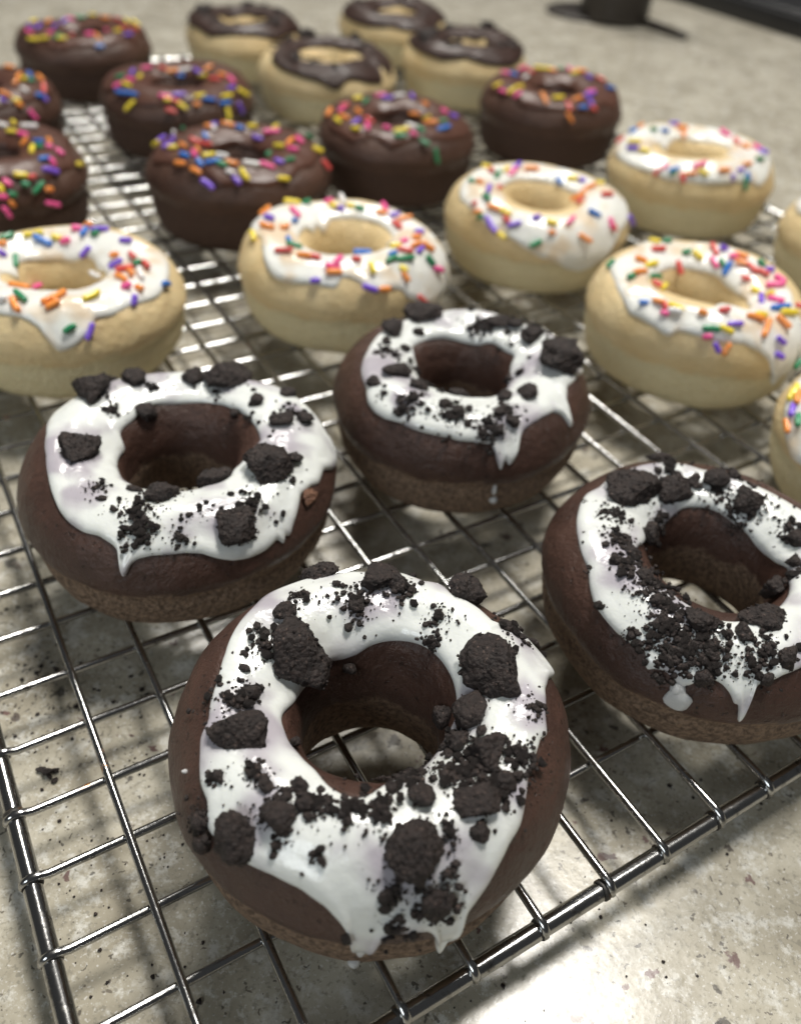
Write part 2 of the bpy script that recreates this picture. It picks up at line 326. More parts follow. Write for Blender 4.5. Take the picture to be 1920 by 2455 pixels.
    (292.0,505,-52,6.5,'o'), (288.5,550,-29,4.0,'o'), (268.0,555,53,6.5,'o'), (260.0,540,-12,3.2,'w'), (294.5,635,-24,4.5,'g'), (303.0,655,-57,5.2,'p'), (38.0,300,-10,6.8,'w')],
 },
 6: {
  'out': [(0.5,615), (12.5,585), (25.5,545), (41.5,515), (64.5,525), (80.5,505), (103.0,500), (127.0,500), (146.5,545), (159.5,580), (167.0,605), (172.0,620), (183.5,605), (204.0,555), (215.0,575), (225.5,615),
    (233.5,640), (242.0,645), (249.5,635), (258.5,625), (264.5,630), (270.5,635), (272.5,625), (273.5,590), (279.0,590), (285.5,620), (290.0,655), (293.0,660), (300.5,655), (308.0,670), (310.0,705), (320.0,740),
    (328.0,785), (344.0,840), (344.5,725), (348.5,655), (351.0,815)],
  'inn': [(13.5,395), (40.0,400), (61.5,395), (89.0,385), (117.0,375), (134.0,310), (141.5,375), (154.0,320), (157.5,365), (270.0,420), (281.0,430), (305.0,455), (344.0,410), (345.0,355)],
  'sp': [(160.0,580,-137,5.6,'o'), (142.5,520,-133,5.5,'y'), (156.0,450,-76,5.8,'k'), (179.5,515,-54,4.8,'p'), (193.5,520,-58,5.3,'o'), (198.5,575,4,6.8,'y'), (133.0,490,-155,3.2,'g'), (112.0,475,-169,3.6,'k'),
    (109.0,445,-144,3.2,'y'), (98.5,490,-103,6.8,'w'), (90.5,445,179,3.2,'y'), (101.0,425,-179,3.2,'p'), (80.0,435,165,3.2,'g'), (60.0,490,-140,6.8,'k'), (57.0,450,165,5.0,'o'), (44.5,475,111,4.8,'p'),
    (34.5,490,103,6.6,'o'), (28.0,440,179,6.8,'r'), (4.5,510,75,3.2,'p'), (352.5,505,68,3.2,'o'), (339.5,475,40,3.9,'k'), (337.5,530,8,6.8,'o'), (344.5,565,72,4.0,'o'), (323.0,480,28,4.1,'y'), (322.5,530,48,5.4,'r'),
    (334.5,555,0,4.6,'p'), (311.0,525,28,3.2,'b'), (307.0,545,-8,4.2,'g'), (317.0,560,17,6.6,'g'), (335.5,610,73,4.6,'g'), (338.5,655,40,4.9,'k'), (311.5,595,77,3.9,'y'), (311.0,625,78,4.5,'o'), (292.5,565,90,5.1,'y'),
    (292.0,450,20,6.8,'b'), (284.0,515,35,3.3,'r'), (271.0,515,-78,6.8,'k'), (268.0,550,-7,4.9,'k'), (269.5,575,-6,5.7,'o'), (245.0,510,-7,5.4,'o'), (251.5,505,-6,5.4,'r'), (229.5,530,-34,6.8,'r'),
    (227.0,470,-43,5.6,'g'), (217.0,465,16,6.6,'b'), (259.5,615,-11,3.2,'p'), (289.0,640,20,5.4,'p'), (297.0,650,7,4.7,'o'), (318.5,725,48,6.0,'r'), (171.0,420,-148,3.7,'b'), (191.5,450,-122,3.2,'o')],
 },
 7: {
  'out': [(0.5,505), (2.5,620), (3.0,570), (19.0,500), (43.0,500), (64.0,500), (82.5,500), (107.0,500), (127.5,500), (145.5,530), (166.5,540), (179.5,575), (190.0,605), (200.0,625), (211.5,625), (222.5,630), (230.5,650),
    (237.5,665), (245.0,665), (252.0,675), (261.0,705), (269.5,735), (278.5,760), (287.5,810), (296.5,830), (305.0,820), (312.0,775), (317.5,730), (326.5,680), (342.5,665), (355.0,650)],
  'inn': [(30.0,365), (57.5,370), (88.5,370), (119.5,370), (156.5,365), (221.0,435), (239.5,515), (249.5,520), (259.0,520), (273.5,520), (286.5,520), (304.0,485), (326.5,430), (350.0,395)],
  'sp': [(147.0,505,-109,4.8,'y'), (152.0,465,-119,3.2,'r'), (130.0,440,154,6.8,'y'), (152.0,430,168,6.8,'g'), (114.0,450,147,6.8,'p'), (124.0,415,154,6.2,'k'), (96.5,435,179,6.8,'o'), (190.0,535,-54,3.2,'g'),
    (194.0,505,-89,3.2,'o'), (210.5,500,-141,6.8,'p'), (195.0,405,-145,6.8,'r'), (220.5,545,8,4.6,'g'), (216.5,600,-22,3.3,'r'), (231.5,570,-5,6.1,'o'), (241.5,570,6,5.7,'y'), (223.5,620,-17,4.2,'o'),
    (227.0,635,-54,3.2,'g'), (234.5,635,32,6.8,'p'), (238.0,655,26,5.8,'p'), (245.0,670,21,5.1,'y'), (250.5,610,-31,6.1,'p'), (244.5,600,22,3.3,'r'), (263.5,555,-13,3.2,'p'), (274.5,570,14,5.0,'y'),
    (274.5,620,13,3.2,'o'), (288.5,565,-39,6.8,'k'), (345.0,380,80,5.8,'o'), (321.0,425,-17,6.8,'r'), (3.5,435,74,6.8,'o'), (11.5,495,103,4.0,'y'), (28.0,445,136,3.7,'p'), (41.0,430,154,4.4,'y'), (54.5,390,-153,4.4,'b'),
    (309.0,555,45,5.5,'b'), (342.0,510,39,6.1,'r'), (318.0,620,109,4.0,'k'), (319.0,645,100,3.2,'r'), (295.5,655,36,6.4,'o'), (265.5,675,-32,4.6,'g'), (344.0,675,63,5.5,'p')],
 },
 8: {
  'out': [(6.5,520), (30.5,500), (52.0,505), (69.5,500), (93.0,500), (119.5,500), (151.5,525), (167.5,580), (173.0,635), (181.0,665), (198.5,660), (213.0,650), (223.0,645), (231.5,640), (237.0,655), (244.5,660), (255.5,655), (266.5,655), (281.5,650), (294.5,645), (301.0,655), (308.5,680), (315.0,665), (327.5,625), (341.5,595), (355.0,565)],
  'inn': [(8.0,380), (44.0,380), (79.0,365), (110.0,370), (172.0,310), (178.5,400), (211.0,515), (221.0,520), (225.0,520), (241.0,520), (256.0,520), (288.0,520), (308.0,435), (334.5,310)],
  'sp': [(174.0,610,-110,4.9,'r'), (167.0,545,-144,4.7,'b'), (154.5,525,179,6.8,'o'), (190.0,550,-42,6.8,'y'), (198.0,575,-29,6.7,'p'), (209.5,550,-14,5.3,'y'), (153.0,455,-160,6.0,'g'), (135.0,420,-165,5.4,'b'),
    (108.0,475,179,5.2,'p'), (99.0,445,175,6.8,'o'), (100.0,395,-89,4.7,'o'), (44.5,460,-164,6.8,'k'), (16.5,435,-172,6.8,'r'), (353.0,455,163,6.8,'o'), (348.5,505,130,5.2,'k'), (341.0,535,93,4.8,'p'),
    (319.5,550,18,6.8,'g'), (300.5,560,0,6.0,'o'), (291.5,590,0,3.9,'p'), (284.5,625,82,3.3,'p'), (294.0,655,93,6.8,'g'), (296.5,625,83,4.0,'b'), (278.5,590,-6,6.1,'o'), (263.0,605,24,4.8,'y'), (254.0,615,-13,6.8,'o'),
    (250.0,640,59,4.6,'r'), (259.5,565,-24,6.3,'k'), (242.5,605,-40,4.1,'b'), (243.0,625,-29,3.2,'g'), (235.0,595,-89,4.0,'k'), (232.0,635,-76,4.1,'r')],
 },
 9: {
  'out': [(9.0,510), (26.0,500), (43.5,500), (62.0,500), (78.0,510), (94.0,500), (109.5,515), (120.5,550), (128.5,555), (148.0,525), (160.0,555), (168.0,590), (187.0,580), (200.0,595), (209.0,615), (216.5,640),
    (224.0,640), (233.0,650), (239.0,665), (242.5,665), (244.5,640), (250.0,635), (260.0,640), (270.0,640), (278.5,640), (287.0,665), (293.0,700), (296.0,750), (304.5,850), (311.5,715), (314.0,645), (315.0,805),
    (315.5,925), (318.5,915), (321.0,880), (322.0,580), (334.0,535), (352.5,520)],
  'inn': [(11.0,320), (36.0,315), (60.0,340), (79.0,345), (101.0,355), (125.5,360), (160.0,375), (205.5,470), (222.5,510), (232.0,520), (240.5,520), (249.0,520), (260.5,515), (268.5,420), (279.5,420), (280.5,490), (288.5,480), (319.5,375)],
  'sp': [(122.0,515,-126,4.0,'y'), (128.5,460,-160,5.6,'r'), (112.5,500,-167,3.2,'g'), (169.5,580,-135,4.6,'g'), (162.0,470,-117,4.4,'o'), (160.5,425,-152,6.8,'y'), (186.0,480,-126,6.5,'o'), (194.5,525,-107,3.5,'g'),
    (182.0,405,-123,6.8,'g'), (209.5,460,-8,4.2,'r'), (213.0,435,-121,6.8,'y'), (115.5,360,-87,5.3,'r'), (100.0,425,-171,3.9,'g'), (88.0,410,-140,4.1,'y'), (72.0,450,-121,6.8,'r'), (64.0,465,153,3.2,'p'),
    (67.5,385,-133,5.4,'k'), (58.0,390,-140,4.1,'g'), (48.0,375,85,5.2,'b'), (51.0,435,147,3.6,'k'), (46.5,455,173,5.6,'o'), (37.0,425,157,6.7,'o'), (25.5,430,-174,6.8,'r'), (13.5,450,158,5.3,'r'),
    (15.0,480,133,3.6,'p'), (25.5,475,170,3.6,'g'), (16.0,385,136,3.2,'r'), (353.0,465,86,5.7,'k'), (0.5,490,152,4.3,'k'), (326.0,425,160,6.8,'p'), (349.0,395,131,3.2,'y'), (336.5,445,96,3.2,'y'), (327.5,475,99,5.2,'k'),
    (316.0,515,28,6.6,'b'), (317.0,545,28,6.8,'y'), (332.0,555,84,3.9,'r'), (306.0,570,76,6.7,'o'), (287.5,540,29,6.8,'o'), (292.0,585,-54,6.4,'o'), (292.5,530,8,4.3,'y'), (267.5,525,10,3.6,'r'), (254.5,555,-10,3.5,'o'),
    (273.0,575,-6,5.8,'p'), (268.5,600,24,4.7,'y'), (260.5,605,-7,5.3,'g'), (259.5,635,-11,3.2,'k'), (265.0,665,53,4.8,'p'), (269.5,665,-69,4.2,'o'), (299.0,635,41,4.9,'p'), (297.5,685,41,3.9,'p'),
    (312.0,740,-30,4.1,'g'), (220.5,585,-46,3.6,'b'), (227.5,560,-6,5.6,'o'), (231.5,565,33,4.7,'r'), (234.5,595,-9,3.9,'k'), (238.5,560,6,5.6,'y'), (239.0,575,-8,4.6,'w')],
 },
 12: {
  'sp': [(180.0,615,-57,6.8,'y'), (174.0,595,-131,4.4,'p'), (182.0,525,-15,6.8,'p'), (202.0,545,-140,6.5,'p'), (211.5,530,-79,4.0,'y'), (161.5,570,-33,3.7,'w'), (153.0,555,-46,6.7,'g'), (208.5,480,-3,6.8,'o'),
    (236.0,550,0,4.8,'b'), (238.5,595,-12,6.0,'o'), (252.5,610,14,5.4,'o'), (176.5,430,-76,4.1,'r'), (168.0,390,-144,5.8,'r'), (152.5,425,-60,5.3,'b'), (230.5,455,27,6.8,'o'), (241.0,520,36,6.8,'k'),
    (254.0,505,-52,5.7,'y'), (160.0,315,-173,6.8,'y'), (265.0,475,6,5.8,'w'), (252.5,570,40,5.1,'b'), (261.5,550,-32,6.2,'b'), (269.5,555,8,4.6,'g'), (276.5,535,14,5.5,'o'), (293.0,520,30,6.8,'w'),
    (276.0,590,25,4.6,'w'), (285.5,595,66,6.8,'y'), (280.5,625,51,4.2,'p'), (262.5,655,28,6.8,'p'), (305.5,540,47,6.3,'k'), (319.0,525,73,4.7,'p'), (329.5,540,4,6.8,'g'), (1.5,365,0,6.8,'g'), (7.0,415,141,6.6,'y'),
    (350.0,490,122,6.8,'k'), (11.0,465,27,6.8,'o'), (14.5,510,162,6.8,'k'), (55.0,450,132,6.8,'k'), (60.0,500,137,3.8,'y'), (67.5,390,-179,5.6,'p'), (84.5,465,171,4.5,'y'), (98.5,445,-154,4.5,'b'),
    (112.0,480,-150,6.7,'o'), (126.0,495,131,6.8,'p'), (133.5,490,-132,4.5,'o'), (130.0,470,-71,6.2,'w'), (311.5,620,20,5.7,'y'), (6.0,595,83,4.0,'y'), (356.5,655,98,6.1,'r'), (30.0,585,71,4.9,'g')],
 },
 13: {
  'sp': [(91.0,455,-173,5.1,'w'), (82.0,490,-130,6.8,'y'), (73.5,420,166,5.7,'y'), (63.0,490,158,6.8,'w'), (54.5,425,162,4.3,'k'), (36.5,405,76,4.7,'o'), (359.5,445,-13,6.8,'y'), (22.5,465,136,5.6,'b'),
    (6.5,470,113,4.2,'g'), (21.5,510,171,6.8,'o'), (7.0,515,77,3.2,'k'), (0.5,565,112,5.0,'k'), (340.0,555,17,4.3,'b'), (342.5,585,95,3.9,'k'), (335.0,615,34,6.8,'p'), (3.0,655,22,5.0,'y'), (315.0,610,18,4.1,'y'),
    (320.5,625,13,3.2,'r'), (315.0,650,29,3.2,'g'), (321.0,670,-28,6.8,'g'), (326.5,685,14,3.2,'o'), (325.5,740,24,6.6,'k'), (305.5,635,55,3.2,'k'), (301.0,655,81,3.3,'y'), (301.0,685,12,3.2,'k'), (304.5,715,60,3.2,'o'),
    (301.0,740,65,6.0,'k'), (306.0,680,18,3.2,'g')],
 },
 14: {
  'sp': [(65.5,500,143,5.4,'o'), (18.0,465,15,6.8,'o'), (6.5,500,74,3.3,'y'), (22.5,520,171,6.8,'b'), (18.5,570,156,6.8,'o'), (341.5,570,73,4.1,'w'), (0.5,605,152,6.8,'r'), (349.0,625,33,4.8,'b'),
    (350.5,650,109,3.2,'p'), (321.5,555,50,3.5,'o'), (324.0,580,24,3.2,'o'), (317.5,600,30,3.9,'p'), (327.0,615,45,3.7,'y'), (327.0,640,35,3.4,'o'), (332.5,695,74,5.4,'k'), (351.5,485,9,4.2,'o'), (3.5,540,42,3.2,'g')],
 },
 15: {
  'sp': [(210.5,530,-56,5.7,'g'), (191.0,460,-172,6.8,'p'), (152.5,435,-161,6.8,'k'), (204.0,420,-161,6.8,'y'), (226.0,505,-10,6.8,'k'), (235.0,550,-3,6.8,'y'), (226.5,580,-74,4.8,'k'), (237.5,610,-9,6.8,'b'),
    (248.0,600,-4,6.8,'b'), (250.5,665,-62,6.8,'y'), (127.0,420,-145,4.8,'r'), (110.5,390,-174,6.8,'o'), (86.0,390,149,6.4,'w'), (93.5,355,179,4.0,'b'), (55.5,385,-173,6.7,'p'), (33.5,380,163,6.8,'y'),
    (42.5,435,81,6.8,'o'), (356.5,455,112,6.8,'r'), (10.5,485,129,6.2,'o'), (359.5,545,138,6.8,'k'), (343.0,580,7,6.8,'p'), (351.0,635,62,6.8,'y'), (329.5,615,6,6.8,'y'), (336.5,695,73,6.8,'p'), (323.0,650,11,6.8,'b'),
    (322.0,705,101,5.2,'y'), (311.0,615,9,6.8,'b'), (304.5,585,-14,6.8,'y'), (287.5,575,-7,6.8,'p'), (276.0,590,0,5.5,'k'), (279.5,610,-8,4.5,'y'), (289.0,640,42,5.7,'y'), (284.5,615,21,5.3,'r'), (281.0,665,13,5.5,'r'),
    (299.5,635,19,3.9,'o')],
 },
 16: {
  'sp': [(190.0,515,-156,6.8,'y'), (217.0,540,-71,4.8,'p'), (228.0,580,4,6.8,'k'), (223.0,500,-142,6.8,'p'), (167.5,460,169,6.8,'o'), (180.5,400,168,6.8,'p'), (251.5,520,-23,4.7,'k'), (241.0,610,-16,6.8,'y'),
    (252.0,585,-10,6.8,'y'), (270.0,560,-22,5.3,'y'), (278.5,495,-97,6.8,'r'), (263.5,545,-83,6.8,'g'), (140.0,440,159,6.8,'p'), (125.5,455,-146,5.7,'k'), (110.0,455,179,6.2,'g'), (91.0,480,-149,6.8,'y'),
    (63.0,445,175,6.8,'o'), (42.5,475,164,6.8,'r'), (31.0,520,177,6.8,'y'), (28.5,570,140,6.8,'y'), (359.0,520,109,6.8,'r'), (6.0,575,62,5.1,'r'), (340.0,525,-3,6.8,'y'), (344.0,585,8,6.8,'p'), (335.0,445,124,6.8,'k'),
    (302.0,495,-25,6.8,'k'), (307.5,545,78,6.8,'o'), (305.0,625,0,4.8,'b')],
 },
 17: {
  'sp': [(189.0,595,-155,6.8,'o'), (194.0,530,-139,6.8,'k'), (180.0,510,-101,4.6,'r'), (213.0,585,0,6.8,'y'), (213.5,550,-18,6.3,'o'), (198.5,445,-11,6.8,'o'), (231.0,540,-95,6.5,'p'), (237.0,580,0,4.8,'y'),
    (245.5,545,55,6.8,'k'), (235.5,465,6,5.5,'r'), (149.5,485,-145,4.6,'y'), (146.5,440,164,6.8,'g'), (117.0,455,-173,6.3,'k'), (109.0,425,179,6.8,'p'), (90.5,450,150,6.5,'w'), (73.5,470,-119,6.8,'p'),
    (48.5,450,-157,6.8,'o'), (50.0,365,169,6.8,'o'), (13.5,390,143,6.8,'y'), (17.0,490,176,6.8,'k'), (359.5,530,150,6.8,'p'), (312.0,500,56,6.2,'o'), (317.0,570,7,6.8,'b'), (328.5,515,34,4.4,'g'),
    (277.0,555,-16,6.8,'y'), (276.0,590,-6,5.7,'g'), (286.5,580,19,3.8,'k'), (288.0,520,26,5.6,'w'), (294.5,555,57,4.8,'g'), (294.0,630,44,5.6,'g'), (301.0,695,81,6.7,'g'), (263.5,535,27,4.3,'k')],
 },
 18: {
  'sp': [(172.0,525,-92,5.9,'k'), (173.5,475,-72,6.1,'b'), (132.5,505,-179,6.8,'k'), (128.0,455,-111,4.9,'r'), (201.5,590,-80,5.4,'y'), (214.0,605,0,6.8,'k'), (223.5,540,-80,6.7,'y'), (222.5,580,-86,6.0,'y'),
    (230.5,595,-72,5.6,'k'), (158.5,415,179,6.8,'w'), (106.5,510,179,5.5,'y'), (94.5,495,173,5.3,'y'), (88.0,470,171,4.5,'o'), (79.0,510,158,3.5,'g'), (66.5,505,-136,6.8,'k'), (52.0,500,132,6.8,'o'),
    (54.5,450,153,4.4,'y'), (23.0,455,-174,6.8,'p'), (13.0,515,148,6.2,'r'), (351.0,555,59,6.8,'b'), (313.0,500,21,6.8,'p'), (325.5,470,63,4.4,'k'), (302.0,575,93,6.7,'p'), (301.5,620,51,4.3,'r'), (291.5,610,0,5.2,'b'),
    (288.5,550,-13,6.8,'o'), (268.5,560,-22,6.8,'y'), (255.5,580,51,6.8,'o'), (278.0,610,72,5.6,'r'), (278.5,670,51,6.8,'o')],
 },
 19: {
  'out': [(50.5,500), (74.0,500), (99.5,500), (131.0,500), (153.5,500), (199.0,520), (214.0,595), (234.0,625), (250.0,640), (263.5,655), (273.5,670), (280.0,700), (285.0,710), (291.0,670), (294.5,645), (301.5,645), (312.5,670), (328.5,695), (339.5,510), (340.0,615), (343.0,680)],
  'inn': [(63.0,370), (91.5,385), (120.0,390), (156.0,385), (193.5,310), (238.5,520), (275.0,520), (291.5,520), (306.0,465)],
 },
}
EDGE_SPRINKLES = [(164.5, 640, 20, 6, 'y'), (163.0, 625, 20, 6, 'y'), (169.0, 620, 20, 6, 'o'), (183.5, 650, 20, 6, 'g'), (175.5, 650, 20, 6, 'p'), (181.5, 690, 20, 6, 'o')]
DROPS = {1: [(270.5, 900, 0.00106, 0.00096), (206.0, 625, 0.00041, 0.00041)], 4: [(249.0, 710, 0.00271, 0.0026), (248.0, 685, 0.00161, 0.00179)], 3: [(285.5, 810, 0.00061, 0.00196), (286.0, 860, 0.00115, 0.00106)]}
FALLEN = [(-0.0842, 0.127, 0.0043, 40), (-0.0834, 0.1157, 0.0065, 40), (-0.0647, 0.1176, 0.0065, 30), (-0.0785, 0.0972, 0.0065, 25), (-0.0627, 0.0821, 0.0065, 15), (-0.0548, 0.103, 0.0043, 15), (-0.0438, 0.0786, 0.0043, 12), (-0.1005, 0.1441, 0.0032, 10), (0.0425, 0.1024, 0.0065, 8), (0.0743, 0.0995, 0.0086, 8), (0.0499, 0.0767, 0.0075, 10), (0.0252, 0.0589, 0.0054, 6), (-0.0286, 0.0589, 0.0065, 8), (-0.0482, 0.0642, 0.0065, 10)]
BIGCRUMB = (-0.0742, 0.0976)

# ------------------------------------------------------------------ countertop
ZC = -0.085 * H
def rounded_box(x0, x1, y0, y1, z0, z1, bev, seg=3):
    bm = bmesh.new(); bmesh.ops.create_cube(bm, size=1)
    for v_ in bm.verts:
        v_.co = Vector((x0 if v_.co.x < 0 else x1, y0 if v_.co.y < 0 else y1, z0 if v_.co.z < 0 else z1))
    bmesh.ops.bevel(bm, geom=bm.edges[:], offset=bev, segments=seg, profile=0.5, affect='EDGES')
    return bm
def bm_mesh(name, bm, mat, smooth=True):
    me = bpy.data.meshes.new(name); bm.to_mesh(me); bm.free()
    if smooth: me.polygons.foreach_set("use_smooth", [True] * len(me.polygons))
    me.materials.append(mat); return me
ct = link("countertop", bm_mesh("countertop", rounded_box(-1.7, 1.7, -0.55, 2.8, ZC - 0.03, ZC, 0.004), M['stone'], False))
ct["kind"] = "structure"

# ------------------------------------------------------------------ cooling rack
TH, OX, OY, SP_ = 0.5811, -0.2752, 0.2768, 0.0964
def G(a, b, z=0.0):
    return Vector((H * (OX + SP_ * (a * cos(TH) - b * sin(TH))), H * (OY + SP_ * (a * sin(TH) + b * cos(TH))), z))
rng = random.Random(4)
A0, A1, B0, B1 = -0.22, 26.6, -1.47, 37.4
base = G(13, 18, ZC)
rack = thing("cooling_rack", "square-mesh chromed wire cooling rack carrying all the donuts", "cooling rack", base)
RW, RF = 0.00092, 0.00182
ZA, ZB, ZF = 0.00036, -0.00140, -0.00220
def part(name, V, F, mat, parent, off=Vector((0, 0, 0))):
    return link(name, mesh_from(name, [Vector(v_) - off for v_ in V], F, mat), parent)
# frame: closed loop with rounded corners
cr = 0.8; loop = []
for cx, cy, a0 in ((A1 - cr, B0 + cr, -pi / 2), (A1 - cr, B1 - cr, 0), (A0 + cr, B1 - cr, pi / 2), (A0 + cr, B0 + cr, pi)):
    for i in range(9):
        q = a0 + i * pi / 16
        loop.append(G(cx + cr * cos(q), cy + cr * sin(q), ZF))
full = []
for i in range(len(loop)):
    p, q = loop[i], loop[(i + 1) % len(loop)]
    L = (q - p).length; k = max(1, int(L / 0.012))
    for j in range(k): full.append(p.lerp(q, j / k))
N = len(full); V = []; F = []; S_ = 14
for i, p in enumerate(full):
    d = (full[(i + 1) % N] - full[i - 1]).normalized(); a = Vector((0, 0, 1)); b = d.cross(a).normalized()
    for k in range(S_):
        q = 2 * pi * k / S_; V.append(p + (a * cos(q) + b * sin(q)) * RF)
for i in range(N):
    for k in range(S_):
        F.append((i * S_ + k, ((i + 1) % N) * S_ + k, ((i + 1) % N) * S_ + (k + 1) % S_, i * S_ + (k + 1) % S_))
part("frame", V, F, M['steel'], rack, base)
for ai in range(1, 26):            # upper wires
    j0, j1 = rng.gauss(0, 0.03), rng.gauss(0, 0.03); bow = rng.gauss(0, 0.03)
    pts = [G(ai + j0, B0 - 0.10, ZF + 0.0002), G(ai + j0, B0 - 0.075, ZA - 0.0008), G(ai + j0, B0 - 0.02, ZA - 0.0001)]
    for i in range(25):
        u = i / 24; b = B0 + 0.1 + (B1 - B0 - 0.2) * u
        pts.append(G(ai + j0 * (1 - u) + j1 * u + bow * sin(pi * u), b, ZA + 0.00012 * sin(7 * u + ai)))
    pts += [G(ai + j1, B1 + 0.02, ZA - 0.0001), G(ai + j1, B1 + 0.075, ZA - 0.0008), G(ai + j1, B1 + 0.10, ZF + 0.0002)]
    V, F = tube(pts, [RW * 0.9] + [RW] * (len(pts) - 2) + [RW * 0.9]); part("wire", V, F, M['steel'], rack, base)
for bi in range(0, 37):            # lower wires
    j0, j1 = rng.gauss(0, 0.03), rng.gauss(0, 0.03); bow = rng.gauss(0, 0.025)
    pts = [G(A0 - 0.10, bi + j0, ZF), G(A0 - 0.08, bi + j0, -0.0009), G(A0, bi + j0, -0.0002), G(A0 + 0.12, bi + j0, -0.0007)]
    for i in range(21):
        u = i / 20; a = A0 + 0.22 + (A1 - A0 - 0.44) * u
        pts.append(G(a, bi + j0 * (1 - u) + j1 * u + bow * sin(pi * u), ZB + 0.0001 * sin(9 * u + bi)))
    pts += [G(A1 - 0.12, bi + j1, -0.0007), G(A1, bi + j1, -0.0002), G(A1 + 0.08, bi + j1, -0.0009), G(A1 + 0.10, bi + j1, ZF)]
    V, F = tube(pts, RW); part("wire", V, F, M['steel'], rack, base)
def collar_mesh():
    V, F = [], []; S1, S2 = 18, 6
    for i in range(S1):
        q = 2 * pi * i / S1
        for j in range(S2):
            w = 2 * pi * j / S2; rr = RF + .00012 + .00026 * sin(w)
            V.append((.00095 * cos(w) * (1 + .15 * sin(3 * q)), rr * cos(q), rr * sin(q)))
    for i in range(S1):
        for j in range(S2):
            F.append((i * S2 + j, ((i + 1) % S1) * S2 + j, ((i + 1) % S1) * S2 + (j + 1) % S2, i * S2 + (j + 1) % S2)[::-1])
    return mesh_from("weld", V, F, M['grime'])
WELD = collar_mesh(); rw_ = random.Random(8)
for bi in range(0, 37):
    for a_ in (A0, A1):
        o = link("weld", WELD, rack); o.location = G(a_, bi, ZF) - base
        o.rotation_euler = (rw_.uniform(-.4, .4), 0, TH + pi / 2); o.scale = (rw_.uniform(.7, 1.15), 1, 1)
for ai in range(1, 26):
    for b_ in (B0, B1):
        o = link("weld", WELD, rack); o.location = G(ai, b_, ZF) - base
        o.rotation_euler = (rw_.uniform(-.4, .4), 0, TH); o.scale = (rw_.uniform(.5, .8), .99, .99)
for a, b, sa, sb in ((A0, B0, 1, 1), (A1, B0, -1, 1), (A0, B1, 1, -1), (A1, B1, -1, -1)):   # feet under the corners
    pts = [G(a + sa * .02, b + sb * 1.2, ZF), G(a + sa * .08, b + sb * 1.15, ZF - 0.005), G(a + sa * .2, b + sb * 1.05, ZC + 0.002), G(a + sa * .3, b + sb * .95, ZC + 0.0010),
           G(a + sa * .95, b + sb * .3, ZC + 0.0010), G(a + sa * 1.05, b + sb * .2, ZC + 0.002), G(a + sa * 1.15, b + sb * .08, ZF - 0.005), G(a + sa * 1.2, b + sb * .02, ZF)]
    V, F = tube(pts, 0.0010); part("foot", V, F, M['steel'], rack, base)

# ------------------------------------------------------------------ donut shape
def dense(P, n=160):
    Q = []; mm = len(P)
    for i in range(mm - 1):
        p0, p1, p2, p3 = (Vector(P[max(i - 1, 0)]), Vector(P[i]), Vector(P[i + 1]), Vector(P[min(i + 2, mm - 1)]))
        for k in range(12):
            u = k / 12
            Q.append(.5 * ((2 * p1) + (-p0 + p2) * u + (2 * p0 - 5 * p1 + 4 * p2 - p3) * u * u + (-p0 + 3 * p1 - 3 * p2 + p3) * u ** 3))
    Q.append(Vector(P[-1]))
    L = [0.0]
    for i in range(1, len(Q)): L.append(L[-1] + (Q[i] - Q[i - 1]).length)
    out = []; j = 0
    for i in range(n + 1):
        s = L[-1] * i / n
        while j < len(L) - 2 and L[j + 1] < s: j += 1
        out.append(Q[j].lerp(Q[j + 1], (s - L[j]) / max(1e-9, L[j + 1] - L[j])))
    return out, L[-1]
PROFILE = [(.46, 0), (.40, .10), (.37, .30), (.36, .45), (.375, .58), (.42, .70), (.50, .785), (.60, .83), (.68, .84), (.76, .825), (.85, .77), (.93, .68), (.98, .57), (1.0, .475), (.985, .415), (.965, .375), (.955, .25), (.91, .11), (.84, .02), (.80, 0)]
SMALL_HOLE = [(.42, 0), (.33, .12), (.28, .35), (.27, .5), (.29, .62), (.34, .72), (.44, .80), (.56, .835), (.66, .84), (.76, .825), (.86, .77), (.94, .69), (.985, .60), (1.0, .52), (.985, .46), (.965, .42), (.955, .25), (.925, .10), (.88, .02), (.85, 0)]
HOLE = {1: .015, 2: .03, 3: .05, 4: .005, 19: .04, 20: .05, 21: .05, 22: .05}
ND = 160
def section(k):
    if 12 <= k <= 18: return dense(SMALL_HOLE)
    d = HOLE.get(k, .07)
    return dense([(r - d * (.68 - r) / .32, z) if i < 9 else (r, z) for i, (r, z) in enumerate(PROFILE)])

class Shape:
    def __init__(s, k, R, hs):
        s.k, s.R, s.hs = k, R * H, hs
        s.dp, s.plen = section(k)
        r = random.Random(k * 7 + 1); s.ph = [r.uniform(0, 2 * pi) for _ in range(6)]
    def prof(s, t):
        x = min(max(t, 0), 1) * ND; i = min(int(x), ND - 1); return s.dp[i].lerp(s.dp[i + 1], x - i)
    def at(s, th, t, off=0.0):
        """point and normal on the donut: th radians, t along the section, off metres outwards"""
        p = s.prof(t); d = s.prof(t + .012) - s.prof(t - .012)
        n2 = Vector((-d.y, d.x)).normalized()
        ph = s.ph
        kr = 1 + .013 * sin(2 * th + ph[0]) + .010 * sin(3 * th + ph[1]) + .006 * sin(5 * th + ph[2])
        kz = 1 + p.y * (.026 * sin(2 * th + ph[3]) + .016 * sin(3 * th + ph[4]) + .012 * sin(th + ph[5]))
        r = p.x * s.R * kr + n2.x * off; z = p.y * s.R * s.hs * kz + n2.y * off
        return Vector((r * cos(th), r * sin(th), z)), Vector((n2.x * cos(th), n2.x * sin(th), n2.y))

